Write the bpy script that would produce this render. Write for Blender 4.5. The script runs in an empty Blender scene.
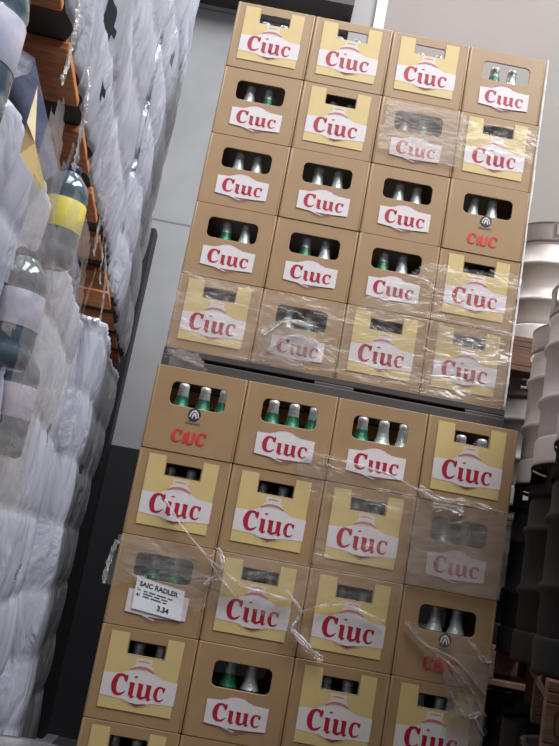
import bpy, bmesh, math, random
from mathutils import Vector, Matrix, noise
from mathutils.geometry import tessellate_polygon
random.seed(7)
S = bpy.context.scene
COL = S.collection

# ---------------------------------------------------------------- camera
YAW, PITCH, ROLL, FPX = 0.0176, 0.2174, 0.1820, 900.0
CAM = Vector((0.3547, -3.0534, 0.9283))
_f = Vector((math.sin(YAW)*math.cos(PITCH), math.cos(YAW)*math.cos(PITCH), math.sin(PITCH)))
_r = Vector((math.cos(YAW), -math.sin(YAW), 0))
_u = _r.cross(_f)
R2 = math.cos(ROLL)*_r + math.sin(ROLL)*_u
U2 = -math.sin(ROLL)*_r + math.cos(ROLL)*_u
cd = bpy.data.cameras.new('camera'); cam = bpy.data.objects.new('camera', cd); COL.objects.link(cam)
cd.sensor_fit = 'VERTICAL'; cd.sensor_height = 24; cd.lens = FPX/746*24
cd.clip_start = 0.02
cam.matrix_world = Matrix(((R2.x, U2.x, -_f.x, CAM.x), (R2.y, U2.y, -_f.y, CAM.y), (R2.z, U2.z, -_f.z, CAM.z), (0, 0, 0, 1)))
S.camera = cam

def at(px, py, y):
    """point of the plane y = const seen at a pixel of the photograph"""
    d = R2*((px-279.5)/FPX) + U2*(-(py-373)/FPX) + _f
    return CAM + d*((y-CAM.y)/d.y)

# ---------------------------------------------------------------- world, lights, exposure
w = bpy.data.worlds.new('world'); S.world = w; w.use_nodes = True
w.node_tree.nodes['Background'].inputs[0].default_value = (0.80, 0.88, 1.0, 1)
w.node_tree.nodes['Background'].inputs[1].default_value = 0.10
S.view_settings.view_transform = 'Standard'
S.view_settings.look = 'None'
S.view_settings.gamma = 1
S.view_settings.exposure = 0.0

def area(name, loc, rot, sx, sy, power, color=(1, 1, 1)):
    l = bpy.data.lights.new(name, 'AREA'); l.shape = 'RECTANGLE'; l.size = sx; l.size_y = sy
    l.energy = power; l.color = color
    o = bpy.data.objects.new(name, l); COL.objects.link(o); o.location = loc
    o.rotation_euler = [math.radians(a) for a in rot]
    return o
area('ceiling_light_aisle', (0.6, -2.8, 6.4), (10, 0, 0), 1.6, 5.0, 305, (1.0, 0.97, 0.93))
area('ceiling_light_back', (-0.2, 0.9, 6.4), (0, 0, 0), 3.0, 0.5, 80, (0.93, 0.96, 1.0))
area('ceiling_light_right', (3.0, -2.2, 6.2), (0, 30, 0), 1.2, 4.5, 430, (0.94, 0.96, 1.0))

# ---------------------------------------------------------------- materials
def lin(c):
    return tuple(((v/255)/12.92 if v/255 <= 0.04045 else ((v/255+0.055)/1.055)**2.4) for v in c) + (1,)

def mat(name, rgb, rough=0.5, metal=0.0, var=0.0, vscale=8.0, bump=0.0, bscale=60.0, spec=0.5, stretch=(1, 1, 1), rgb2=None, coat=0.0):
    m = bpy.data.materials.new(name); m.use_nodes = True
    nt = m.node_tree; N = nt.nodes; L = nt.links
    b = N['Principled BSDF']
    b.inputs['Roughness'].default_value = rough
    b.inputs['Metallic'].default_value = metal
    b.inputs['Specular IOR Level'].default_value = spec
    b.inputs['Coat Weight'].default_value = coat
    c = lin(rgb)
    b.inputs['Base Color'].default_value = c
    if var or bump:
        tc = N.new('ShaderNodeTexCoord'); mp = N.new('ShaderNodeMapping'); mp.inputs['Scale'].default_value = stretch
        L.new(tc.outputs['Object'], mp.inputs['Vector'])
    if var:
        n = N.new('ShaderNodeTexNoise'); n.inputs['Scale'].default_value = vscale; n.inputs['Detail'].default_value = 6
        L.new(mp.outputs[0], n.inputs['Vector'])
        r = N.new('ShaderNodeMapRange'); r.inputs[1].default_value = 0.3; r.inputs[2].default_value = 0.7
        L.new(n.outputs[0], r.inputs[0])
        mx = N.new('ShaderNodeMix'); mx.data_type = 'RGBA'
        c2 = lin(rgb2) if rgb2 else tuple(min(1, v*(1-var)) for v in c[:3]) + (1,)
        mx.inputs[6].default_value = c; mx.inputs[7].default_value = c2
        L.new(r.outputs[0], mx.inputs[0]); L.new(mx.outputs[2], b.inputs['Base Color'])
    if bump:
        n2 = N.new('ShaderNodeTexNoise'); n2.inputs['Scale'].default_value = bscale; n2.inputs['Detail'].default_value = 4
        L.new(mp.outputs[0], n2.inputs['Vector'])
        bp = N.new('ShaderNodeBump'); bp.inputs['Strength'].default_value = bump; bp.inputs['Distance'].default_value = 0.01
        L.new(n2.outputs[0], bp.inputs['Height']); L.new(bp.outputs[0], b.inputs['Normal'])
    return m

def film_mat(name, lo, hi, nscale, rgb, stretch=(1, 1, 1), rough=0.22, bump=0.5, bscale=14, gloss=0.25):
    """thin milky plastic film: see-through, with cloudy thicker folds"""
    m = bpy.data.materials.new(name); m.use_nodes = True
    nt = m.node_tree; N = nt.nodes; L = nt.links; N.clear()
    out = N.new('ShaderNodeOutputMaterial')
    tr = N.new('ShaderNodeBsdfTransparent')
    df = N.new('ShaderNodeBsdfDiffuse'); df.inputs[0].default_value = lin(rgb)
    tl = N.new('ShaderNodeBsdfTranslucent'); tl.inputs[0].default_value = lin(rgb)
    gl = N.new('ShaderNodeBsdfGlossy'); gl.inputs['Roughness'].default_value = rough
    tc = N.new('ShaderNodeTexCoord'); mp = N.new('ShaderNodeMapping'); mp.inputs['Scale'].default_value = stretch
    L.new(tc.outputs['Object'], mp.inputs['Vector'])
    n = N.new('ShaderNodeTexNoise'); n.inputs['Scale'].default_value = nscale; n.inputs['Detail'].default_value = 5
    n.inputs['Distortion'].default_value = 0.6
    L.new(mp.outputs[0], n.inputs['Vector'])
    r = N.new('ShaderNodeMapRange'); r.inputs[1].default_value = 0.32; r.inputs[2].default_value = 0.68
    r.inputs[3].default_value = lo; r.inputs[4].default_value = hi
    L.new(n.outputs[0], r.inputs[0])
    n2 = N.new('ShaderNodeTexNoise'); n2.inputs['Scale'].default_value = bscale; n2.inputs['Detail'].default_value = 6
    n2.inputs['Distortion'].default_value = 1.2
    L.new(mp.outputs[0], n2.inputs['Vector'])
    bp = N.new('ShaderNodeBump'); bp.inputs['Strength'].default_value = bump; bp.inputs['Distance'].default_value = 0.03
    L.new(n2.outputs[0], bp.inputs['Height'])
    for s in (df, tl, gl): L.new(bp.outputs[0], s.inputs['Normal'])
    a = N.new('ShaderNodeMixShader'); a.inputs[0].default_value = 0.3
    L.new(df.outputs[0], a.inputs[1]); L.new(tl.outputs[0], a.inputs[2])
    b = N.new('ShaderNodeMixShader')
    L.new(r.outputs[0], b.inputs[0]); L.new(tr.outputs[0], b.inputs[1]); L.new(a.outputs[0], b.inputs[2])
    c = N.new('ShaderNodeMixShader'); c.inputs[0].default_value = gloss
    L.new(b.outputs[0], c.inputs[1]); L.new(gl.outputs[0], c.inputs[2])
    L.new(c.outputs[0], out.inputs[0])
    return m

def wood_mat(name, a, b):
    m = bpy.data.materials.new(name); m.use_nodes = True
    nt = m.node_tree; N = nt.nodes; L = nt.links; p = N['Principled BSDF']; p.inputs['Roughness'].default_value = 0.75
    tc = N.new('ShaderNodeTexCoord'); mp = N.new('ShaderNodeMapping'); mp.inputs['Scale'].default_value = (2, 12, 12)
    L.new(tc.outputs['Object'], mp.inputs['Vector'])
    n = N.new('ShaderNodeTexNoise'); n.inputs['Scale'].default_value = 5; n.inputs['Detail'].default_value = 8; n.inputs['Distortion'].default_value = 1.5
    L.new(mp.outputs[0], n.inputs['Vector'])
    cr = N.new('ShaderNodeValToRGB'); cr.color_ramp.elements[0].color = lin(a); cr.color_ramp.elements[1].color = lin(b)
    cr.color_ramp.elements[0].position = 0.3; cr.color_ramp.elements[1].position = 0.7
    L.new(n.outputs[0], cr.inputs[0]); L.new(cr.outputs[0], p.inputs['Base Color'])
    bp = N.new('ShaderNodeBump'); bp.inputs['Strength'].default_value = 0.4; bp.inputs['Distance'].default_value = 0.004
    L.new(n.outputs[0], bp.inputs['Height']); L.new(bp.outputs[0], p.inputs['Normal'])
    return m

M = dict(
    crate=mat('tan_plastic', (160, 130, 95), 0.42, var=0.12, vscale=9, bump=0.05, bscale=120),
    yellow=mat('yellow_print', (204, 181, 124), 0.45, var=0.08, vscale=14),
    white=mat('white_print', (214, 206, 208), 0.5, var=0.08, vscale=30),
    emblem=mat('pale_emblem', (208, 196, 190), 0.5),
    red=mat('crimson_print', (160, 16, 50), 0.45),
    red2=mat('red_print', (206, 48, 44), 0.5),
    navy=mat('navy_print', (38, 40, 78), 0.5),
    greyprint=mat('grey_print', (120, 100, 92), 0.6),
    greyline=mat('grey_red_line', (120, 52, 52), 0.6),
    arc=mat('pale_red_line', (178, 112, 108), 0.6),
    arc2=mat('faint_red_line', (190, 140, 130), 0.6),
    keg_dark_shade=mat('dark_keg_paint_and_shade', (15, 13, 13), 0.6, spec=0.25),  # dark keg colour, pushed near-black to carry the shade around the rear kegs
    blacktxt=mat('black_ink', (40, 40, 48), 0.6),
    paper=mat('white_paper', (228, 230, 238), 0.7, var=0.05, vscale=20),
    cream=mat('cream_paper', (232, 216, 178), 0.7, var=0.1, vscale=12, bump=0.3, bscale=10),
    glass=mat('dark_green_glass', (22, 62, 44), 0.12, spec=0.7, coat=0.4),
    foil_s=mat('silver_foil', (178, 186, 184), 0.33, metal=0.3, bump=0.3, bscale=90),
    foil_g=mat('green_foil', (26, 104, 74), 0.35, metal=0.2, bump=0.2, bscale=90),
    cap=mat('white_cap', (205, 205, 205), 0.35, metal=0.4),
    film=film_mat('thin_stretch_film', 0.02, 0.20, 6, (222, 216, 214), (1, 1, 2.2), 0.2, 0.4, 10, 0.05),
    film_haze=film_mat('hazy_stretch_film', 0.16, 0.40, 5, (206, 194, 188), (1, 1, 3), 0.28, 0.22, 9, 0.04),
    rope=film_mat('creased_film_edge', 0.06, 0.85, 18, (252, 250, 250), (1, 1, 1), 0.12, 0.6, 34, 0.14),
    wrap=film_mat('milky_stretch_film', 0.70, 0.99, 4, (222, 227, 243), (1, 1, 0.4), 0.2, 0.8, 8, 0.2),
    wrap_far=film_mat('milky_stretch_film_far', 0.78, 0.99, 5, (222, 227, 243), (1, 1, 0.4), 0.2, 0.9, 10, 0.2),
    pet=mat('bluish_grey_bottle', (84, 102, 116), 0.15, spec=0.8, var=0.3, vscale=12, coat=0.5),
    pet_cap=mat('dark_blue_cap', (30, 42, 78), 0.35),
    lab_y=mat('yellow_bottle_label', (222, 206, 92), 0.5),
    lab_p=mat('pink_white_bottle_label', (216, 206, 216), 0.5, var=0.4, vscale=25, rgb2=(150, 160, 190)),
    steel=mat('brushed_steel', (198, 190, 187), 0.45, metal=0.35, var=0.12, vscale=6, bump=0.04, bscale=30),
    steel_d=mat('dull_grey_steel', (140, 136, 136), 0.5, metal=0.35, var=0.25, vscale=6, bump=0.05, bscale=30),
    wood_o=wood_mat('orange_pallet_wood', (184, 106, 58), (232, 156, 100)),
    wood_d=wood_mat('brown_pallet_wood', (84, 58, 44), (124, 90, 70)),
    underside=mat('grey_brown_underside', (84, 72, 66), .8),
    mass=mat('dark_packed_bottles', (38, 44, 52), .5, var=.5, vscale=14),
    edge=mat('film_edge_highlight', (238, 232, 230), 0.35),  # highlight on the clear film's lit edge, given as opaque white
    plas_d=mat('dark_grey_pallet_plastic', (74, 68, 66), 0.5, var=0.2, vscale=8),
    floor=mat('grey_concrete_floor', (58, 57, 57), 0.6, var=0.25, vscale=3, bump=0.1, bscale=20),
    ceil=mat('grey_ceiling', (120, 118, 116), 0.8),
    wall_r=mat('pale_wall_paint', (150, 143, 138), 0.8, var=0.06, vscale=2),
    wall_s=mat('side_wall_paint', (120, 120, 120), 0.8),
    white_w=mat('white_trim_paint', (212, 210, 208), 0.6),
    beam=mat('dark_brown_grey_paint', (84, 80, 78), 0.7, var=0.1, vscale=2),
    darkblock=mat('dark_base_paint', (40, 40, 46), 0.7, var=0.15, vscale=3),
)
# concrete block wall: mottled grey blocks with fine joints
def block_wall():
    m = mat('grey_concrete_blocks', (150, 150, 150), 0.85, bump=0.0)
    nt = m.node_tree; N = nt.nodes; L = nt.links; p = N['Principled BSDF']
    tc = N.new('ShaderNodeTexCoord'); mp = N.new('ShaderNodeMapping'); mp.inputs['Rotation'].default_value = (math.radians(90), 0, 0)
    mp.inputs['Location'].default_value = (0.0, 0.03, 0)
    L.new(tc.outputs['Object'], mp.inputs['Vector'])
    bt = N.new('ShaderNodeTexBrick'); bt.inputs['Scale'].default_value = 1.0
    bt.inputs['Brick Width'].default_value = 2.2; bt.inputs['Row Height'].default_value = 1.32
    bt.inputs['Mortar Size'].default_value = 0.006; bt.inputs['Mortar'].default_value = lin((128, 128, 130))
    bt.inputs['Color1'].default_value = lin((176, 176, 179)); bt.inputs['Color2'].default_value = lin((170, 171, 174))
    L.new(mp.outputs[0], bt.inputs['Vector'])
    n = N.new('ShaderNodeTexNoise'); n.inputs['Scale'].default_value = 7; n.inputs['Detail'].default_value = 7
    L.new(tc.outputs['Object'], n.inputs['Vector'])
    r = N.new('ShaderNodeMapRange'); r.inputs[3].default_value = 0.82; r.inputs[4].default_value = 1.1
    L.new(n.outputs[0], r.inputs[0])
    mu = N.new('ShaderNodeMix'); mu.data_type = 'RGBA'; mu.blend_type = 'MULTIPLY'; mu.inputs[0].default_value = 1
    L.new(bt.outputs[0], mu.inputs[6]); L.new(r.outputs[0], mu.inputs[7]); L.new(mu.outputs[2], p.inputs['Base Color'])
    return m
M['blocks'] = block_wall()

# ---------------------------------------------------------------- helpers
def link(name, bm, m, parent=None, smooth=False):
    me = bpy.data.meshes.new(name); bm.normal_update(); bm.to_mesh(me); bm.free()
    for mm in (m if isinstance(m, (list, tuple)) else [m]): me.materials.append(mm)
    if smooth:
        for p in me.polygons: p.use_smooth = True
    o = bpy.data.objects.new(name, me); COL.objects.link(o)
    if parent: o.parent = parent
    return o
def tag(o, label=None, cat=None, group=None, kind=None):
    if label: o['label'] = label
    if cat: o['category'] = cat
    if group: o['group'] = group
    if kind: o['kind'] = kind
    return o
def empty(name, loc=(0, 0, 0), rz=0):
    o = bpy.data.objects.new(name, None); COL.objects.link(o); o.location = loc; o.rotation_euler = (0, 0, rz)
    o.empty_display_size = 0.05
    return o
def kids(o): return [c for c in COL.objects if c.parent == o]
def copy_tree(o, parent=None, tree=None):
    c = o.copy(); COL.objects.link(c); c.parent = parent
    for ch in tree.get(o.name, []) if tree else kids(o): copy_tree(ch, c, tree)
    return c
def tree_of(root):
    t = {}; st = [root]
    while st:
        x = st.pop(); t[x.name] = kids(x); st += t[x.name]
    return t
def box(bm, x0, x1, y0, y1, z0, z1, bev=0.0, mi=0):
    r = bmesh.ops.create_cube(bm, size=1)
    for v in r['verts']:
        v.co = Vector((x0+(v.co.x+.5)*(x1-x0), y0+(v.co.y+.5)*(y1-y0), z0+(v.co.z+.5)*(z1-z0)))
    fs = {f for v in r['verts'] for f in v.link_faces}
    for f in fs: f.material_index = mi
    if bev:
        es = {e for v in r['verts'] for e in v.link_edges}
        bmesh.ops.bevel(bm, geom=list(es), offset=bev, segments=2, profile=0.5, affect='EDGES')
def lathe(bm, prof, seg=24, cx=0, cy=0, mi=0):
    rings = []
    for r, z in prof:
        if r < 1e-5: rings.append([bm.verts.new((cx, cy, z))])
        else: rings.append([bm.verts.new((cx+r*math.cos(2*math.pi*k/seg), cy+r*math.sin(2*math.pi*k/seg), z)) for k in range(seg)])
    for a, b in zip(rings, rings[1:]):
        for k in range(seg):
            k2 = (k+1) % seg
            if len(a) == 1 and len(b) == 1: continue
            if len(a) == 1: f = bm.faces.new((a[0], b[k2], b[k]))
            elif len(b) == 1: f = bm.faces.new((a[k], a[k2], b[0]))
            else: f = bm.faces.new((a[k], a[k2], b[k2], b[k]))
            f.material_index = mi; f.smooth = True
def poly(bm, pts, y, mi=0):
    """flat polygon in the x-z plane facing -y"""
    vs = [bm.verts.new((p[0], y, p[1])) for p in pts]
    for t in tessellate_polygon([[Vector((p[0], p[1], 0)) for p in pts]]):
        f = bm.faces.new([vs[i] for i in t]); f.material_index = mi
        f.normal_update()
        if f.normal.y > 0: f.normal_flip()
def cat_rom(pts, n=6):
    P = [pts[0]] + list(pts) + [pts[-1]]; out = []
    for i in range(1, len(P)-2):
        for k in range(n):
            t = k/n; a, b, c, d = P[i-1], P[i], P[i+1], P[i+2]
            out.append(tuple(0.5*((2*b[j])+(-a[j]+c[j])*t+(2*a[j]-5*b[j]+4*c[j]-d[j])*t*t+(-a[j]+3*b[j]-3*c[j]+d[j])*t**3) for j in range(len(b))))
    out.append(tuple(pts[-1])); return out
def stroke(bm, pts, T, y, smooth=True, mi=0):
    P = cat_rom(pts) if smooth and len(pts) > 2 else pts
    L, Rr = [], []
    for i, p in enumerate(P):
        a = P[max(0, i-1)]; b = P[min(len(P)-1, i+1)]
        dx, dy = b[0]-a[0], b[1]-a[1]; l = math.hypot(dx, dy) or 1
        nx, ny = -dy/l*p[2]/2, dx/l*p[2]/2
        L.append(T(p[0]+nx, p[1]+ny)); Rr.append(T(p[0]-nx, p[1]-ny))
    for i in range(len(P)-1):
        q = [L[i], L[i+1], Rr[i+1], Rr[i]]
        vs = [bm.verts.new((c[0], y, c[1])) for c in q]
        f = bm.faces.new(vs); f.normal_update(); f.material_index = mi
        if f.normal.y > 0: f.normal_flip()
def text_bm(bm, txt, x, z, size, y, mi=0, bold=0.0, xs=1.0):
    cu = bpy.data.curves.new('t', 'FONT'); cu.body = txt; cu.size = size; cu.offset = bold
    o = bpy.data.objects.new('t', cu); COL.objects.link(o)
    bpy.context.view_layer.update()
    me = bpy.data.meshes.new_from_object(o.evaluated_get(bpy.context.evaluated_depsgraph_get()))
    vs = [bm.verts.new((x+v.co.x*xs, y, z+v.co.y)) for v in me.vertices]
    for p in me.polygons:
        try:
            f = bm.faces.new([vs[i] for i in p.vertices]); f.material_index = mi; f.normal_update()
            if f.normal.y > 0: f.normal_flip()
        except ValueError: pass
    COL.objects.unlink(o); bpy.data.objects.remove(o); bpy.data.meshes.remove(me)

def struct(name, x0, x1, y0, y1, z0, z1, m):
    bm = bmesh.new(); box(bm, x0, x1, y0, y1, z0, z1)
    return tag(link(name, bm, m), kind='structure')

# ---------------------------------------------------------------- the room
WY = 1.6
struct('floor', -3.2, 4.2, -7, 2.2, -0.1, 0, M['floor'])
struct('ceiling', -3.2, 4.2, -7, 2.2, 6.6, 6.7, M['ceil'])
struct('wall_back', -3.2, 0.5, WY, WY+0.2, 1.42, 6.6, M['blocks'])
struct('wall_back_base', -3.2, 4.2, WY-0.02, WY+0.2, 0, 1.42, M['darkblock'])
struct('wall_back_right', 0.6, 4.2, WY, WY+0.2, 1.42, 6.6, M['wall_r'])
struct('trim_1', 0.47, 0.60, WY-0.10, WY+0.2, 1.42, 6.6, mat('grey_pilaster_paint', (160, 158, 158), 0.7))
struct('trim_2', 0.60, 0.66, WY-0.12, WY, 1.42, 6.6, M['white_w'])
struct('trim_3', -3.2, 0.47, WY-0.25, WY, 4.02, 4.35, M['beam'])
struct('wall_left', -3.4, -3.2, -7, 2.2, 0, 6.6, M['wall_s'])
struct('wall_right', 4.2, 4.4, -7, 2.2, 0, 6.6, M['wall_s'])
struct('wall_front', -3.2, 4.2, -7.2, -7, 0, 6.6, M['wall_s'])

# ---------------------------------------------------------------- pallets
def make_pallet(name, m, lx=1.2, ly=0.8, h=0.144, t=0.022, bw=0.1, k=5, over=0.0):
    r = empty(name)
    def part(n, *a):
        bm = bmesh.new(); box(bm, *a, bev=0.003); return link(n, bm, m, r)
    for i in range(k):
        y = i*(ly-bw)/(k-1); part('deck_board', 0, lx, y, y+bw, h-t, h)
    if over:      # deck boards overhang upright stringers
        for x in (over, lx/2, lx-over): part('stringer', x-.02, x+.02, 0, ly, t, h-t)
        for j in range(4):
            y = j*(ly-bw)/3; part('bottom_board', over-.04, lx-over+.04, y, y+bw, 0, t)
        return r
    for i in range(3):
        x = i*(lx-bw)/2; part('cross_board', x, x+bw, 0, ly, h-2*t, h-t)
    for i in range(3):
        for j in range(3):
            x = i*(lx-bw)/2; y = j*(ly-bw)/2
            part('block', x, x+bw, y, y+bw, t, h-2*t)
    for j in range(3):
        y = j*(ly-bw)/2; part('bottom_board', 0, lx, y, y+bw, 0, t)
    return r

# ---------------------------------------------------------------- beer crates
CW, CH, CDP = 0.30, 0.2754, 0.40
def rrect(cx, cz, w_, h_, r, n=5):
    out = []
    for (sx, sz, a0) in ((1, 1, 0), (-1, 1, 90), (-1, -1, 180), (1, -1, 270)):
        for k in range(n+1):
            a = math.radians(a0+90*k/n)
            out.append((cx+sx*(w_/2-r)+r*math.cos(a), cz+sz*(h_/2-r)+r*math.sin(a)))
    return out
def panel_mesh(bm, w_, h_, hole, thick, y0):
    """a bevelled upright panel with a rounded hole through it"""
    cu = bpy.data.curves.new('p', 'CURVE'); cu.dimensions = '2D'; cu.fill_mode = 'BOTH'; cu.extrude = thick/2-0.0015; cu.bevel_depth = 0.0015; cu.bevel_resolution = 1; cu.offset = -0.0015
    for pts in (rrect(0, h_/2, w_, h_, 0.004, 3), hole):
        s = cu.splines.new('POLY'); s.points.add(len(pts)-1)
        for p, q in zip(s.points, pts): p.co = (q[0], q[1], 0, 1)
        s.use_cyclic_u = True
    o = bpy.data.objects.new('p', cu); COL.objects.link(o); bpy.context.view_layer.update()
    me = bpy.data.meshes.new_from_object(o.evaluated_get(bpy.context.evaluated_depsgraph_get()))
    me.transform(Matrix.Translation((0, y0+thick/2, 0)) @ Matrix.Rotation(math.radians(90), 4, 'X'))
    bm.from_mesh(me)
    COL.objects.unlink(o); bpy.data.objects.remove(o); bpy.data.meshes.remove(me)

def word(bm, x0, z0, hgt, wid, y, kind='script', mi=0):
    """the crimson word in heavy swelling letters; x0,z0 = lower left"""
    sx = wid/2.62
    def T(dx): return lambda a, b: (x0+(a+dx)*sx+0.10*b*hgt*0.35, z0+b*hgt)
    def big_c(dx, k=1.0):
        T_ = T(dx)
        s = lambda p: [(a*k, b*k, c*k) for a, b, c in p]
        stroke(bm, s([(.66, .70, .10), (.58, .90, .13), (.40, .955, .12), (.22, .84, .21), (.14, .50, .27), (.22, .17, .21), (.40, .05, .13), (.60, .10, .10), (.74, .24, .04)]), T_, y, mi=mi)
        stroke(bm, s([(.69, 1.0, .06), (.685, .85, .13), (.70, .64, .03)]), T_, y, mi=mi)
    def stem(dx, h=.68, wd=.23):
        T_ = T(dx)
        stroke(bm, [(.13, h, wd), (.13, h*.5, wd*.95), (.14, .06, wd)], T_, y, False, mi)
        stroke(bm, [(-.03, h-.05, .03), (.05, h-.03, .09), (.14, h-.04, .10)], T_, y, mi=mi)
    if kind == 'script':
        big_c(0)
        stem(.88); stroke(bm, [(.13, .05, .12), (.24, .02, .10), (.34, .09, .03)], T(.88), y, mi=mi)
        stem(1.30); stroke(bm, [(.10, .22, .16), (.18, .07, .16), (.30, .04, .13), (.44, .12, .08), (.50, .2, .06)], T(1.30), y, mi=mi)
        stem(1.70); stroke(bm, [(.13, .05, .12), (.24, .02, .10), (.32, .09, .03)], T(1.70), y, mi=mi)
        big_c(2.10, .70)
    else:
        big_c(0)
        stroke(bm, [(.13, .82, .22), (.12, .0, .22)], T(.86), y, False, mi)
        stroke(bm, [(.10, .95, .2), (.10, .25, .22), (.20, .06, .2), (.38, .05, .16), (.50, .22, .18), (.52, .95, .18)], T(1.14), y, mi=mi)
        big_c(1.84, 1.0)

def U(u, v): return (-CW/2+u*CW, (1-v)*CH)
def make_crate(kind):
    r = empty('beer_crate')
    bm = bmesh.new()
    W_, H_ = CW-0.0025, CH-0.0012
    if kind == 'A': hw, hv0, hv1, rad = 0.112, 0.135, 0.275, 0.004
    else: hw, hv0, hv1, rad = 0.180, 0.175, 0.452, 0.018
    hc = (1-(hv0+hv1)/2)*CH; hh = (hv1-hv0)*CH
    hole = rrect(0, hc, hw, hh, rad)
    back = rrect(0, hc, hw, hh, rad)
    panel_mesh(bm, W_, H_, hole, 0.006, 0)
    panel_mesh(bm, W_, H_, back, 0.006, CDP-0.006)
    for s in (-1, 1):
        x = s*(W_/2); box(bm, min(x, x-s*0.006), max(x, x-s*0.006), 0.004, CDP-0.004, 0, H_, 0.0015)
    box(bm, -W_/2+.004, W_/2-.004, 0.004, CDP-.004, 0.001, 0.008)
    # raised base rib, stacking rim and the four rounded corner posts
    for s in (-1, 1):
        cs = s*(W_/2-0.0052)
        for yy in (0.0042, CDP-0.0042): lathe(bm, [(0, 0.001), (0.0046, 0.001), (0.0052, 0.003), (0.0052, H_-0.003), (0.0046, H_-0.001), (0, H_-0.001)], 16, cs, yy)
    link('crate_shell', bm, M['crate'], r)
    y = -0.0025
    if kind == 'A':
        bm = bmesh.new()
        P = [(.115, .055), (.30, .055), (.305, .285), (.70, .285), (.70, .055), (.868, .055), (.862, .868), (.12, .868)]
        poly(bm, [U(*p) for p in P], y); link('yellow_panel', bm, M['yellow'], r)
        bm = bmesh.new()
        P = [(.118, .498), (.29, .488), (.36, .452), (.39, .428), (.61, .428), (.64, .452), (.71, .488), (.872, .498), (.870, .738), (.64, .752), (.50, .80), (.36, .752), (.12, .738)]
        poly(bm, [U(*p) for p in P], y-.0006); lb = link('brand_label', bm, M['white'], r)
        bm = bmesh.new()
        word(bm, *U(.213, .718), 0.062, 0.163, y-.0012)
        tx, tz = U(.447, .505); stroke(bm, [(-.004, 0, .004), (.006, .0015, .005)], lambda a, b: (tx+a, tz+b), y-.0012, False)
        link('lettering', bm, M['red'], lb)
        bm = bmesh.new()
        poly(bm, [U(*p) for p in [(.415, .305), (.585, .305), (.58, .365), (.625, .43), (.375, .43), (.42, .365)]], y-.0008)
        em = link('crest', bm, M['emblem'], lb)
        def line(n_, pts, m_, sm=True):
            b_ = bmesh.new(); stroke(b_, pts, lambda a, b: U(a, b), y-.0014, sm); link(n_, b_, m_, lb)
        line('crest_arc', [(.375, .435, .014), (.44, .405, .024), (.50, .398, .028), (.56, .405, .024), (.625, .435, .014)], M['arc'])
        line('crest_band', [(.44, .335, .008), (.50, .328, .014), (.56, .335, .008)], M['arc2'])
        line('label_rim', [(.36, .768, .004), (.50, .812, .006), (.64, .768, .004)], M['arc'], False)
        line('label_point', [(.43, .775, .004), (.50, .79, .022), (.60, .765, .004)], M['greyline'], False)
    elif kind == 'B':
        bm = bmesh.new()
        P = [(.195, .585), (.34, .578), (.39, .54), (.43, .51), (.50, .498), (.57, .51), (.61, .54), (.66, .578), (.825, .585), (.823, .835), (.63, .85), (.50, .89), (.37, .85), (.197, .835)]
        poly(bm, [U(*p) for p in P], y-.0006); lb = link('brand_label', bm, M['white'], r)
        bm = bmesh.new(); word(bm, *U(.265, .80), 0.052, 0.146, y-.0012); link('lettering', bm, M['red'], lb)
        def line(n_, pts, m_, sm=True):
            b_ = bmesh.new(); stroke(b_, pts, lambda a, b: U(a, b), y-.0014, sm); link(n_, b_, m_, lb)
        line('crest_arc', [(.37, .56, .010), (.42, .525, .016), (.50, .508, .020), (.58, .525, .016), (.63, .56, .010)], M['arc'])
        line('label_rim', [(.37, .862, .004), (.50, .902, .006), (.63, .862, .004)], M['arc'], False)
        line('label_point', [(.44, .855, .004), (.52, .865, .020), (.62, .85, .004)], M['greyline'], False)
    else:
        bm = bmesh.new(); word(bm, *U(.30, .87), 0.040, 0.112, y, 'caps'); link('lettering', bm, M['red2'], r)
        bm = bmesh.new(); cx, cz = U(.5, .525)
        ring = [(cx+.0205*math.cos(a*math.pi/12), cz+.0205*math.sin(a*math.pi/12)) for a in range(24)]
        poly(bm, ring, y); em = link('round_emblem', bm, M['navy'], r)
        bm = bmesh.new(); fx = lambda a, b: (cx+a, cz+b)
        stroke(bm, [(-.014, -.010, .004), (-.010, .004, .004), (0, .012, .006), (.010, .004, .004), (.014, -.010, .004)], fx, y-.0006)
        stroke(bm, [(-.006, -.013, .004), (-.002, .001, .006), (.003, .001, .006), (.007, -.013, .004)], fx, y-.0006)
        link('emblem_mark', bm, M['emblem'], em)
        bm = bmesh.new(); poly(bm, [U(.42, .615), U(.58, .615), U(.58, .632), U(.42, .632)], y); link('small_print', bm, M['greyprint'], r)
    return r

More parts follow.
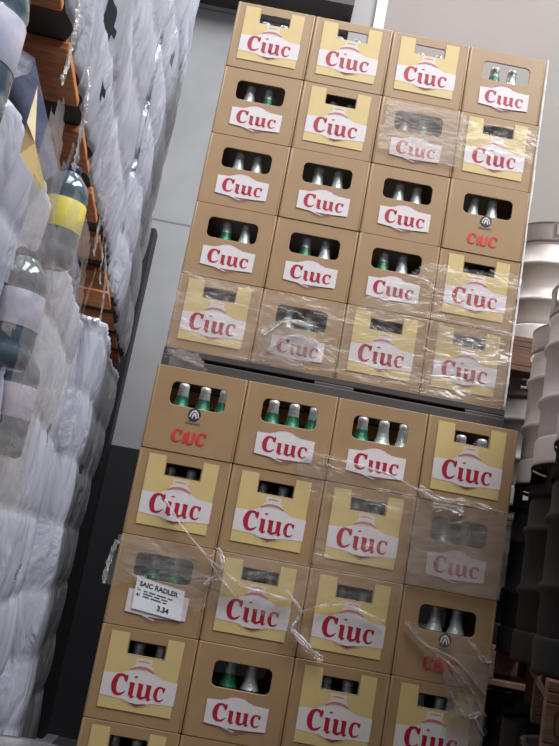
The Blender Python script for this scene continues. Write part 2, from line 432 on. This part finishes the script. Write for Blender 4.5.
UP = ['AAAB', 'BABA', 'BBBC', 'BBBA', 'ABAA']
LO = ['CBBA', 'AAAB', 'BAAC', 'ABAA', 'ABAA']
ROWN = ['top row', 'second row', 'third row', 'fourth row', 'bottom row']
COLN = ['first', 'second', 'third', 'last']
desc = {'A': 'tan beer crate with yellow front panel', 'B': 'plain tan beer crate with white label', 'C': 'plain tan beer crate with round emblem'}
protos = {}
def bottle(green):
    r = empty('beer_bottle')
    bm = bmesh.new()
    lathe(bm, [(0, 0), (.030, 0), (.0325, .004), (.0325, .120), (.0305, .136), (.0255, .152), (.0205, .168), (.0175, .190), (.0155, .212), (.0150, .219), (.0125, .222), (0, .222)], 24)
    link('glass_body', bm, M['glass'], r)
    bm = bmesh.new()
    lathe(bm, [(.0212, .1665), (.0184, .188), (.0166, .2065)] if green else [(.0290, .1445), (.0262, .152), (.0212, .1665), (.0184, .188), (.0166, .2065)], 24)
    link('neck_foil', bm, M['foil_s'], r)
    if green:
        bm = bmesh.new(); lathe(bm, [(.0294, .1445), (.0266, .152), (.0217, .1665), (.0195, .182)], 24)
        link('neck_label', bm, M['foil_g'], r)
    bm = bmesh.new(); lathe(bm, [(.0170, .207), (.0172, .213), (.0160, .2235), (.012, .2255), (0, .2255)], 24)
    link('bottle_cap', bm, M['cap'], r)
    return r
bprotos = {}
def place_tree(cache, key, maker, loc, rz=0):
    if key not in cache:
        o = maker(); cache[key] = (o, tree_of(o))
    else:
        o0, t = cache[key]; o = copy_tree(o0, None, t)
    o.location = loc; o.rotation_euler = (0, 0, rz)
    return o
UZ, LZ = 1.621, 1.621-0.1003
DX, DY = 0.0108, -0.179
for pal, grid in (('upper', UP), ('lower', LO)):
    for j, row in enumerate(grid):
        for i, k in enumerate(row):
            if pal == 'upper': x, y, z = (i+.5)*CW, random.uniform(-.002, .002), UZ+(4-j)*CH
            else: x, y, z = DX+(i+.5)*CW, DY+random.uniform(-.002, .002), LZ-(j+1)*CH
            c = place_tree(protos, k, lambda: make_crate(k), (x, y, z), random.uniform(-.004, .004))
            c.rotation_euler.z = 0
            tag(c, '%s, %s pallet, %s, %s from left' % (desc[k], pal, ROWN[j], COLN[i]), 'beer crate', 'beer crates stacked on two pallets')
            xs = [-.035, .035]; nm = ['left', 'right']
            sh = random.uniform(-.012, .012)
            if (pal, j, i) in (('lower', 0, 1), ('lower', 0, 2), ('lower', 0, 0)):
                xs = [-.055, .015, .083]; nm = ['left', 'middle', 'right']; sh = 0
            for q, bx in enumerate(xs):
                g = (k != 'A' and (i*3+j*2+q) % 3 == 0) or (pal == 'lower' and j in (0, 2) and i < 2)
                b = place_tree(bprotos, g, lambda: bottle(g), (x+bx+sh+random.uniform(-.003, .003), y+0.0475+random.uniform(0, .006), z+0.0085), random.uniform(0, 6))
                tag(b, '%s %s bottle in handle hole, %s pallet %s, %s crate' % (nm[q], 'green-necked' if g else 'silver-necked', pal, ROWN[j], COLN[i]), 'bottle', 'beer bottles inside the crates')

pl = make_pallet('plastic_pallet', M['plas_d'], 1.205, 0.8, 0.1003, 0.024, 0.14)
pl.location = (0.0, -0.01, LZ); tag(pl, 'dark grey pallet between the upper and lower beer crates', 'pallet')
bm = bmesh.new(); box(bm, 0, 1.205, -.004, .004, 0.012, 0.064, 0.002); link('front_skirt', bm, M['plas_d'], pl)
pw = make_pallet('wooden_pallet', M['wood_d']); pw.location = (DX, DY, 0); pw.scale = (1, 1, 1)
tag(pw, 'brown wooden pallet on the floor under the lowest beer crates', 'pallet')
LBASE = LZ-5*CH      # 0.1437

# ---------------------------------------------------------------- price label on the third row
pr_ = empty('price_label'); tag(pr_, 'white printed price label 3.34 stuck on first crate of lower pallet third row', 'price label')
yl = DY-0.0065
c0, c1, c2, c3 = [at(*p, yl) for p in ((137.5, 576), (185, 591.5), (180.5, 621.5), (131.5, 608))]
bm = bmesh.new()
vs = [bm.verts.new(p) for p in (c3, c2, c1, c0)]
vb = [bm.verts.new(p+Vector((0, .0006, 0))) for p in (c3, c2, c1, c0)]
bm.faces.new(vs); bm.faces.new(list(reversed(vb)))
for k in range(4): bm.faces.new((vs[k], vb[k], vb[(k+1) % 4], vs[(k+1) % 4]))
sheet = link('label_sheet', bm, M['paper'], pr_)
ax = (c1-c0).normalized(); az = (c0-c3).normalized(); Wl = (c1-c0).length; Hl = (c0-c3).length
bm = bmesh.new()
text_bm(bm, 'SAIC RADLER', .012, Hl-.024, .0195, 0, bold=.0006, xs=1.02*Wl/.15)
text_bm(bm, '24', .006, Hl-.040, .012, 0)
text_bm(bm, '41', .006, Hl-.056, .013, 0, bold=.0006)
for zz, ws in ((Hl-.038, (.012, .02, .03, .016)), (Hl-.046, (.03, .018, .02)), (Hl-.054, (.02, .034, .012))):
    xx = .028
    for w_ in ws: box(bm, xx, xx+w_, -.0001, .0001, zz, zz+.0028); xx += w_+.005
text_bm(bm, '3.34', Wl*.50, .016, .022, 0, bold=.0007)
for v in bm.verts: v.co = c3+ax*v.co.x+az*v.co.z+Vector((0, -.0008+v.co.y, 0))
link('printed_text', bm, M['blacktxt'], pr_)

# ---------------------------------------------------------------- stretch film on the crates
def inside(p, P):
    c = False; n = len(P)
    for i in range(n):
        a, b = P[i], P[(i+1) % n]
        if (a[1] > p[1]) != (b[1] > p[1]) and p[0] < (b[0]-a[0])*(p[1]-a[1])/(b[1]-a[1])+a[0]: c = not c
    return c
def film_sheet(bm, outline, yplane, amp=0.006, step=0.012, sc=5.0):
    """a loose sheet of film hanging on the crate fronts; its outline lies on the plane y = yplane"""
    P = [(q.x, q.z) for q in (at(a, b, yplane) for a, b in outline)]
    x0, x1 = min(p[0] for p in P), max(p[0] for p in P); z0, z1 = min(p[1] for p in P), max(p[1] for p in P)
    V = {}
    nx, nz = int((x1-x0)/step)+2, int((z1-z0)/step)+2
    def vert(i, j):
        if (i, j) not in V:
            x, z = x0+i*step, z0+j*step
            n = noise.noise(Vector((x*sc, z*sc*1.8, yplane*7)))+.5*noise.noise(Vector((x*sc*3, z*sc*5, 3)))
            V[i, j] = bm.verts.new((x+.5*step*noise.noise(Vector((x*40, z*40, 1))), yplane-0.006-amp*(0.7+n), z+.5*step*noise.noise(Vector((x*40, z*40, 9)))))
        return V[i, j]
    for i in range(nx):
        for j in range(nz):
            if inside((x0+(i+.5)*step, z0+(j+.5)*step), P):
                f = bm.faces.new((vert(i, j), vert(i+1, j), vert(i+1, j+1), vert(i, j+1))); f.smooth = True
def rope(bm, path, yplane, w0=0.012, rough=1.0, seed=0):
    """a gathered, creased strand of film running along a path on the plane"""
    Q = [at(a, b, yplane) for a, b in path]
    pts = cat_rom([tuple(q)+(w0,) for q in Q], 14)
    prev = None
    for k, p in enumerate(pts):
        a = pts[max(0, k-1)]; b = pts[min(len(pts)-1, k+1)]
        d = Vector((b[0]-a[0], 0, b[2]-a[2])).normalized(); nn = Vector((-d.z, 0, d.x))
        wv = w0*(.55+.8*abs(noise.noise(Vector((k*.23, seed, 0)))))
        row = []
        for q in range(7):
            t = q/6-.5
            off = nn*(t*2*wv)+Vector((0, -0.010-rough*.012*abs(math.cos(t*8+k*.06+seed))-.004*noise.noise(Vector((k*.15, q*2, seed))), 0))
            row.append(bm.verts.new(Vector(p[:3])+off+nn*(.003*noise.noise(Vector((k*.25, q*.7, seed+5))))))
        if prev:
            for q in range(6):
                bm.faces.new((prev[q], prev[q+1], row[q+1], row[q]))
        prev = row
def film_thing(name, label, sheets, ropes, yplane, m):
    r = empty(name); tag(r, label, 'stretch film', 'stretch film on the beer crates')
    for o in sheets:
        bm = bmesh.new(); film_sheet(bm, o[0], yplane, *(o[2:] if len(o) > 2 else ())); link('film_sheet', bm, o[1] if len(o) > 1 else m, r)
    for k, p in enumerate(ropes):
        bm = bmesh.new(); rope(bm, p[0], yplane, p[1], 1.0, k*3.7); link('film_crease', bm, M['rope'], r)
    return r
FY = -0.006
film_thing('stretch_film', 'clear film band across right half of upper crates, second row',
    [([(388, 100), (465, 116), (460, 168), (376, 150)], M['film_haze'], .003), ([(463, 118), (538, 133), (531, 165), (455, 150)], M['film'], .003)],
    [], FY, M['film'])
ed = bmesh.new(); prev = None
for k in range(150):
    z = 1.63+k*.0092; wv = .0032+.0030*abs(noise.noise(Vector((k*.12, 0, 0)))); xo = 1.2025+.0025*noise.noise(Vector((k*.06, 4, 0)))
    row = [ed.verts.new((xo-wv+.0005, -.004, z)), ed.verts.new((xo, -.006, z)), ed.verts.new((xo+wv, -.002, z)), ed.verts.new((xo+wv, .012, z))]
    if prev:
        for q in range(3): ed.faces.new((prev[q], prev[q+1], row[q+1], row[q]))
    prev = row
tag(link('film_edge', ed, M['edge']), 'painted white highlight of film edge down right side of upper crates', 'stretch film')
film_thing('stretch_film', 'hazy film around the lower two rows of the upper crates',
    [([(182, 268), (265, 292), (350, 306), (432, 262), (520, 278), (503, 409), (418, 393), (335, 375), (250, 361), (166, 345)], M['film']),
     ([(438, 322), (513, 337), (503, 409), (423, 394)], M['film'], .004), ([(262, 325), (300, 322), (318, 340), (312, 366), (258, 358)], M['film_haze'], .008)],
    [([(262, 335), (285, 322), (312, 328)], .012), ([(266, 352), (290, 338), (318, 345)], .010),
     ([(430, 318), (470, 326), (512, 336)], .004)], FY-.004, M['film'])
FL = DY-.008
film_thing('stretch_film', 'wide film band across second row of the lower crates',
    [([(306, 452), (360, 466), (425, 492), (512, 516), (505, 560), (498, 600), (440, 590), (405, 584), (312, 562), (318, 510), (296, 470)], M['film']),
     ([(413, 497), (512, 516), (500, 598), (404, 582)], M['film_haze'], .005)],
    [([(306, 452), (345, 462), (385, 474), (416, 490), (440, 504)], .006), ([(418, 488), (440, 500), (470, 504), (512, 517)], .015),
     ([(432, 506), (448, 508), (462, 513)], .02)], FL, M['film'])
film_thing('stretch_film', 'crumpled film hanging over left and middle lower crates, third row',
    [([(120, 538), (150, 546), (175, 540), (205, 566), (240, 590), (292, 606), (322, 655), (290, 640), (285, 622), (222, 600), (196, 612), (150, 575), (112, 585), (103, 580)], M['film'], .006),
     ([(120, 532), (217, 550), (312, 566), (404, 584), (400, 612), (330, 596), (292, 606), (205, 585), (120, 560)], M['film'], .006)],
    [([(118, 540), (110, 560), (104, 583)], .009), ([(165, 500), (185, 530), (206, 556), (222, 580), (236, 596)], .004), ([(205, 585), (222, 566), (218, 548)], .008),
     ([(210, 560), (240, 584), (262, 592), (290, 600)], .005), ([(286, 590), (300, 612), (292, 632), (318, 655)], .007), ([(292, 630), (308, 648), (322, 660)], .012), ([(300, 612), (340, 604), (384, 622)], .006)], FL-.002, M['film'])
film_thing('stretch_film', 'torn glossy film sheet over last column of lower crates, bottom rows',
    [([(404, 622), (455, 632), (493, 644), (484, 696), (478, 746), (466, 752), (440, 740), (446, 700), (428, 664), (414, 640)], M['film'], .010),
     ([(440, 655), (490, 655), (480, 748), (450, 748)], M['film_haze'], .012)],
    [([(404, 622), (424, 644), (446, 662), (470, 690), (484, 716)], .0045), ([(424, 646), (452, 658), (484, 694)], .005),
     ([(446, 660), (466, 700), (482, 735)], .005), ([(474, 646), (480, 660), (490, 662)], .006), ([(448, 690), (462, 714), (480, 712)], .008), ([(466, 640), (478, 652), (488, 664)], .006)], FL, M['film'])
# film on the left corner of the dark pallet
bm = bmesh.new(); film_sheet(bm, [(168, 350), (200, 355), (206, 372), (170, 366)], -.03, .01); rope(bm, [(170, 352), (185, 360), (204, 368)], -.03, .008)
tag(link('film_scrap', bm, M['film_haze']), 'small shiny film scrap on left end of dark pallet', 'stretch film')

# ---------------------------------------------------------------- left aisle: wrapped loads of bottles
A0 = Vector((-0.302, 1.0, 0)); Dn = Vector((0.085, -0.9964, 0)).normalized()      # from the far corner towards the camera
Nn = Vector((-Dn.y, Dn.x, 0))                                                       # outwards, to the aisle
RZ = math.atan2(Dn.y, Dn.x)
def SP(s, o, z): return A0+Dn*s+Nn*o+Vector((0, 0, z))
def wrapped(label, s0, s1, z0, z1, m, wid=0.78, off=0.0, lean=0.0, holes=(), seed=0, cap=True, lay=.205, step=.017, topin=0.0):
    ls = s1-s0
    base = []
    def seg(a, b, n_, tang):
        L = (Vector(b)-Vector(a)).length; n = int(L/step)
        for k in range(n):
            t = k/n; base.append((a[0]+(b[0]-a[0])*t, a[1]+(b[1]-a[1])*t, n_, t*L))
    seg((s0, off), (s1, off), (0, 1), 0); seg((s1, off), (s1, off-wid), (1, 0), 0)
    seg((s1, off-wid), (s0, off-wid), (0, -1), 0); seg((s0, off-wid), (s0, off), (-1, 0), 0)
    nb = len(base); nz = int((z1-z0)/step)
    bm = bmesh.new(); rows = []
    for j in range(nz+1):
        z = z0+(z1-z0)*j/nz; row = []
        for k, (s, o, n_, t) in enumerate(base):
            zl = ((z-z0)/lay) % 1
            li = int((z-z0)/lay)
            f = .011*math.sqrt(abs(math.sin(math.pi*zl)))+.006*abs(math.sin(math.pi*t/.078))
            f -= topin*max(0, min(1, (z-z1+.12)/.10))
            nv = noise.noise(Vector((s*2.2+seed, o*2.2, z*1.2)))*.025+noise.noise(Vector((s*6+seed, o*6, z*1.6)))*.014+abs(noise.noise(Vector((s*13+seed, o*13, z*2.6+s*4))))*.014
            f = f+nv+.004
            # soften the corners
            c = Vector(((s0+s1)/2, off-wid/2)); p = Vector((s, o)); e = 0
            ds = min(abs(s-s0), abs(s-s1)); do = min(abs(o-off), abs(o-off+wid))
            if ds < .05 and do < .05: f -= .02
            fr = (z-z0)/(z1-z0)
            q = SP(s+n_[0]*f+lean*fr, o+n_[1]*f, z)
            row.append(bm.verts.new(q))
        rows.append(row)
    for j in range(nz):
        zc = z0+(z1-z0)*(j+.5)/nz
        for k in range(nb):
            s, o = base[k][0]+lean*(zc-z0)/(z1-z0), base[k][1]
            if any(((s-h[0])/h[2])**2+((zc-h[1])/h[3])**2 < 1+.6*noise.noise(Vector((s*14, zc*14, 0))) and base[k][2][1] == 1 for h in holes): continue
            f = bm.faces.new((rows[j][k], rows[j][(k+1) % nb], rows[j+1][(k+1) % nb], rows[j+1][k])); f.smooth = True
    if cap: bm.faces.new(rows[-1])
    fb = bm.faces.new(list(reversed(rows[0]))); fb.material_index = 1  # bottom face in a darker grey-brown than the wrap
    o = link('film_wrapped_load', bm, [m, M['underside']])
    cb = bmesh.new(); ins = .085
    zt = z1-.15
    V8 = [cb.verts.new(SP(s_+lean*((z_-z0)/(z1-z0)), o_, z_)) for z_ in (z0+.02, zt) for s_, o_ in ((s0+ins, off-ins), (s1-ins, off-ins), (s1-ins, off-wid+ins), (s0+ins, off-wid+ins))]
    for q in ((0, 1, 2, 3), (7, 6, 5, 4), (0, 4, 5, 1), (1, 5, 6, 2), (2, 6, 7, 3), (3, 7, 4, 0)): cb.faces.new([V8[i_] for i_ in q])
    link('packed_bottles', cb, M['mass'], o)
    return tag(o, label, 'wrapped load', 'film wrapped loads of bottles in the left row')
def leftpt(px, py, o):
    d = at(px, py, 0)-CAM
    t = ((A0+Nn*o-CAM).dot(Nn))/d.dot(Nn); q = CAM+d*t
    return (q-A0).dot(Dn), q.z
def hl(px, py, a, b): q_ = leftpt(px, py, .03); return (q_[0], q_[1], a, b)
LT = 1.62; PT = LT+.10
NL0 = 1.56
wrapped('far lower load of bottles in milky film, beside the dark gap', .26, 1.25, .144, LT-.005, M['wrap_far'], seed=3, holes=(hl(88, 470, .03, .02), hl(76, 345, .04, .03)))
BIG = [(leftpt(px, py, .03)+(k_,)) for px, py, k_ in ((65, 224, 'lab_y'), (20, 318, 'lab_p'), (14, 408, 'lab_p'), (-12, 52, 'lab_p'))]
HOLES = tuple((a, b+.02, .055, .085) for a, b, c in BIG)+(hl(60, 436, .05, .03), hl(42, 506, .04, .022), hl(25, 575, .04, .018), hl(6, 650, .04, .015))
wrapped('near lower load of bottles in torn milky film at left edge', NL0, 2.95, .144, LT-.004, M['wrap'], seed=11, off=-.012, holes=HOLES, step=.012, topin=.13)
wrapped('far upper load of bottles in milky film reaching the top', .16, 1.19, PT+.002, 3.5, M['wrap_far'], seed=23, off=.01, lean=.42, holes=(hl(160, 63, .035, .03), hl(148, 115, .03, .028), hl(133, 172, .05, .035), hl(172, 60, .02, .03)))
wrapped('near upper load of bottles in milky film above the orange pallet', 1.29, 2.95, PT+.002, 3.2, M['wrap'], seed=31, off=.0, lean=.42, holes=(hl(119, 24, .06, .028), hl(107, 95, .02, .02)))
for s, z, ln, k, lab in ((.10, 0, 1.15, 7, 'orange wooden pallet on the floor under the far lower wrapped load'),
                      (NL0, 0, 1.39, 8, 'orange wooden pallet on the floor under the near lower wrapped load'),
                      (.12, LT, 1.12, 4, 'orange wooden pallet between the two far wrapped loads'),
                      (1.27, LT, 2.04, 7, 'orange wooden pallet under the near upper load, seen from below')):
    p = make_pallet('wooden_pallet', M['wood_o'], .80, ln, .144 if z == 0 else .10, .018, .13 if z == 0 else .195, k, 0 if z == 0 else .15)
    p.rotation_euler = (0, 0, RZ+math.radians(90)); p.location = SP(s, 0, z)
    p.location = SP(s+ln, .01-.80, z); p.rotation_euler = (0, 0, RZ+math.radians(-90)) ; p.location = SP(s, -.79, z); p.rotation_euler = (0, 0, math.atan2(Nn.y, Nn.x))
    p.location = SP(s+ln, -.79, z)
    tag(p, lab, 'pallet', 'orange wooden pallets in the left row')

def pet(lab, mlab):
    r = empty('water_bottle')
    bm = bmesh.new()
    lathe(bm, [(0, 0), (.030, 0), (.037, .006), (.038, .03), (.036, .034), (.038, .04), (.038, .06), (.0375, .125), (.036, .130), (.038, .136), (.035, .158), (.020, .180), (.0135, .186), (.0135, .190), (0, .190)], 28)
    link('bottle_body', bm, M['pet'], r)
    bm = bmesh.new(); lathe(bm, [(.0384, .065), (.0387, .066), (.0387, .122), (.0384, .123)], 28); link('bottle_label', bm, M[mlab], r)
    bm = bmesh.new(); lathe(bm, [(.016, .184), (.0165, .186), (.0165, .196), (.015, .199), (0, .199)], 20); link('bottle_cap', bm, M['pet_cap'], r)
    return r
pc = {}
PL = ['grey bottle with yellow label poking from torn film below the orange pallet', 'silvery grey bottle with pale label in film, below the yellow-labelled bottle',
      'grey bottle with pink and white label in film, lowest of the exposed ones', 'dark grey bottle in film at top left beside the orange pallet']
for (s_, z_, k_), lb_ in zip(BIG, PL):
    b = place_tree(pc, k_, lambda: pet('', k_), SP(s_, .018, z_-.085), s_*9); b.scale = (1.15, 1.15, 1)
    tag(b, lb_, 'bottle')
def strand(bm, pts, w_, seed):
    P_ = cat_rom([tuple(SP(*p))+(w_,) for p in pts], 10); prev = None
    for k, p in enumerate(P_):
        wv = w_*(.5+.9*abs(noise.noise(Vector((k*.3, seed, 0)))))
        row = [bm.verts.new(Vector(p[:3])+Dn*((q/5-.5)*2*wv)+Nn*(.008*noise.noise(Vector((k*.5, q*1.3, seed))))) for q in range(6)]
        if prev:
            for q in range(5): bm.faces.new((prev[q], prev[q+1], row[q+1], row[q]))
        prev = row
hang = empty('torn_film'); tag(hang, 'torn strands of film hanging over the edge of the orange pallet', 'stretch film')
for k, pts in enumerate(([(2.85, .03, 1.75), (2.80, .035, 1.68), (2.78, .03, 1.60)], [(2.60, .03, 1.74), (2.58, .04, 1.66), (2.50, .03, 1.58)],
                         [(2.2, .03, 1.75), (2.05, .035, 1.68), (1.95, .03, 1.60)], [(2.0, .03, 1.74), (1.8, .03, 1.66), (1.7, .03, 1.6)], [(1.7, .02, 1.72), (1.55, .025, 1.66), (1.4, .02, 1.58)])):
    bm = bmesh.new(); strand(bm, pts, .02, k*2.3); link('film_strand', bm, M['rope'], hang)

# loose hazy film hanging over the exposed bottles
bm = bmesh.new(); G = {}
for a in range(60):
    for b_ in range(50):
        s_ = 2.14+a*.014; z_ = .95+b_*.013
        G[a, b_] = bm.verts.new(SP(s_, .066+.012*noise.noise(Vector((s_*9, z_*4, 2)))+.005*noise.noise(Vector((s_*30, z_*9, 5))), z_))
for a in range(59):
    for b_ in range(49):
        n_ = noise.noise(Vector((a*.09, b_*.05, 8)))
        if n_ > -.12 and .95+b_*.013 < 1.50-.10*max(0, noise.noise(Vector((a*.2, 3, 3)))): f = bm.faces.new((G[a, b_], G[a+1, b_], G[a+1, b_+1], G[a, b_+1])); f.smooth = True
for v in [v for v in bm.verts if not v.link_faces]: bm.verts.remove(v)
tag(link('loose_film', bm, M['film_haze']), 'loose torn film hanging over the exposed bottles at left edge', 'stretch film')

# dark post standing in the corner behind the far wrapped loads
pa, pb = at(103, 400, 1.42), at(119, 400, 1.42)
bm = bmesh.new(); box(bm, pa.x, pb.x, 1.40, 1.50, .012, 2.55, .006)  # plain near-black box in the dark streak beside the wall
bar = link('dark_bar', bm, mat('plain_black', (26, 26, 30), .5, var=.2, vscale=5))
tag(bar, 'black post standing behind the far wrapped loads by the grey wall', 'bar')
bm = bmesh.new(); box(bm, pa.x-.05, pb.x+.05, 1.36, 1.54, 0, .012, .003); link('foot_plate', bm, M['steel_d'], bar)

# cream paper sheet stuck on the near film
bm = bmesh.new()
PV = {}
for n_, (px, py, o_) in dict(a=(37.6, 86, .05), b=(27, 122, .07), c=(19.7, 154, .05), d=(35, 143, .09), e=(39, 188, .06), f=(46.5, 191, .08)).items():
    s_, z_ = leftpt(px, py, o_); PV[n_] = bm.verts.new(SP(s_, o_, z_))
for f_ in ('adb', 'bdc', 'cde', 'efd'): bm.faces.new([PV[c_] for c_ in f_])
bmesh.ops.solidify(bm, geom=bm.faces[:], thickness=.0008)
tag(link('paper_sheet', bm, M['cream']), 'folded cream paper sheet stuck on film beside the orange pallet', 'paper')

# ---------------------------------------------------------------- right aisle: kegs
def make_keg(m, key):
    r = empty('steel_keg')
    bm = bmesh.new()
    R0 = .195
    prof = [(0, .045), (.12, .030), (.17, .045), (.188, .075), (R0-.004, .10), (R0-.004, .175), (R0+.004, .182), (R0+.006, .190), (R0+.004, .198), (R0-.004, .205),
            (R0-.004, .245), (R0-.004, .335), (R0+.004, .342), (R0+.006, .350), (R0+.004, .358), (R0-.004, .365), (R0-.004, .425), (.185, .455), (.165, .478), (.12, .492), (.04, .498), (0, .498)]
    lathe(bm, prof, 48); link('keg_body', bm, m, r)
    bm = bmesh.new()
    lathe(bm, [(R0-.012, .085), (R0-.002, .080), (R0+.002, .072), (R0, .012), (R0+.003, .003), (R0-.003, 0), (R0-.010, .004), (R0-.007, .03), (R0-.008, .075), (R0-.012, .085)], 48)
    link('bottom_chime', bm, m, r)
    # top chime with two hand slots
    bm = bmesh.new(); seg = 72
    zs = [.44, .455, .475, .500, .518, .530]
    def rad(z): return R0+(.002 if z < .525 else .004)
    ring = [[bm.verts.new((rad(z)*math.cos(2*math.pi*k/seg), rad(z)*math.sin(2*math.pi*k/seg), z)) for k in range(seg)] for z in zs]
    for a in range(len(zs)-1):
        for k in range(seg):
            ang = 360*(k+.5)/seg
            if a in (2, 3) and any(abs((ang-c+180) % 360-180) < 16 for c in (250, 70, 160, 340)): continue
            f = bm.faces.new((ring[a][k], ring[a][(k+1) % seg], ring[a+1][(k+1) % seg], ring[a+1][k])); f.smooth = True
    bmesh.ops.solidify(bm, geom=bm.faces[:], thickness=.004)
    link('top_chime', bm, m, r)
    bm = bmesh.new(); lathe(bm, [(0, .497), (.032, .497), (.032, .510), (.024, .512), (.020, .516), (0, .516)], 24); link('valve', bm, M['steel_d'], r)
    return r
kc = {}
KH = .531
def keg(x, y, z, m, label, rz=0):
    return tag(place_tree(kc, m, lambda: make_keg(M[m], m), (x, y, z), rz), label, 'keg', 'steel kegs in the right row')
near = [(1.262, -1.0), (1.345, -.585), (1.43, -.165)]
nn_ = ['nearest', 'middle', 'rear']
for q, (x, y) in enumerate(near):
    keg(x, y, .144, 'steel_d' if q == 0 else 'keg_dark_shade', '%s keg of the floor layer in the right row' % nn_[q], q)
    keg(x, y, .144*2+KH, 'keg_dark_shade', '%s keg standing on the stamped pallet in the right row' % nn_[q], q*2)
    keg(x, y, .144*2+KH*2, 'steel', '%s keg of the top layer in near right row' % nn_[q], q*.7)
far = [(1.50, .62), (1.56, 1.05)]
for q, (x, y) in enumerate(far[:1]):
    keg(x, y, .144, 'keg_dark_shade', 'far floor keg at the back of the right row')
    keg(x, y, .144*2+KH, 'keg_dark_shade', 'far keg two levels up at the back of the right row')
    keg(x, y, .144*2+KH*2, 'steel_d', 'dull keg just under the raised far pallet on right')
    keg(x, y, .144*3+KH*3-.06+.06, 'steel', 'bright steel keg with hand slot, topmost beside the upper crates', 0.35)
def keg_pallet(x, y, z, label, lx, ly, rz=0):
    p = make_pallet('wooden_pallet', M['wood_d'], lx, ly); p.location = (x, y, z); p.rotation_euler = (0, 0, rz)
    return tag(p, label, 'pallet', 'brown wooden pallets under the kegs')
keg_pallet(1.045, -1.15, 0, 'brown pallet on the floor under the near right kegs', .9, 1.2, -.29)
kp = keg_pallet(1.045, -1.15, .144+KH, 'brown stamped pallet between the layers of near right kegs', .9, 1.2, -.29)
keg_pallet(1.30, .40, 0, 'brown pallet on the floor under the far right kegs', .8, .9)
keg_pallet(1.30, .40, .144+KH, 'brown pallet between layers of far right kegs', .8, .9)
keg_pallet(1.30, .40, .144*2+KH*3, 'brown pallet directly under the topmost bright keg', .8, .9)
# burnt stamp on the corner block
bm = bmesh.new(); fx = lambda a, b: (a, b)
cx, cz = .052, .062
R_ = rrect(cx, cz, .062, .052, .014)
stroke(bm, [p+(.004,) for p in R_+R_[:1]], fx, -.0015, False)
stroke(bm, [(cx-.014, cz-.012, .006), (cx-.012, cz+.012, .006), (cx, cz-.004, .006), (cx+.012, cz+.012, .006), (cx+.014, cz-.012, .006)], fx, -.0015, False)
link('stamp', bm, mat('burnt_mark', (58, 34, 26), .8), kp)
# tall drum in the bottom left corner of the photograph
q = at(2, 749, -1.93)
bm = bmesh.new(); hz = q.z
lathe(bm, [(0, 0), (.075, 0), (.08, .006), (.078, .3), (.080, hz-.05), (.083, hz-.045), (.083, hz-.012), (.080, hz), (.074, hz-.002), (.070, hz-.012), (.03, hz-.010), (0, hz-.008)], 40, q.x+.012, q.y)
dr = empty('plastic_drum'); tag(dr, 'tall dark grey plastic drum with ridged lid, bottom left corner', 'drum')
link('drum_body', bm, mat('dark_grey_plastic', (70, 72, 78), .35, bump=.2, bscale=30), dr)
# unseen kegs added past the frame's edge to shade the lower right
for q_, (x, y, nm_) in enumerate(((1.19, -1.44, 'fourth'), (1.13, -1.87, 'fifth'))):
    for l_, (z, ln_) in enumerate(((.144, 'floor'), (.144*2+KH, 'middle'), (.144*2+KH*2, 'upper'), (.144*2+KH*3, 'topmost'))):
        keg(x, y, z, 'steel_d', '%s keg in the %s column added unseen past the frame edge for shade' % (ln_, nm_), q_+l_)
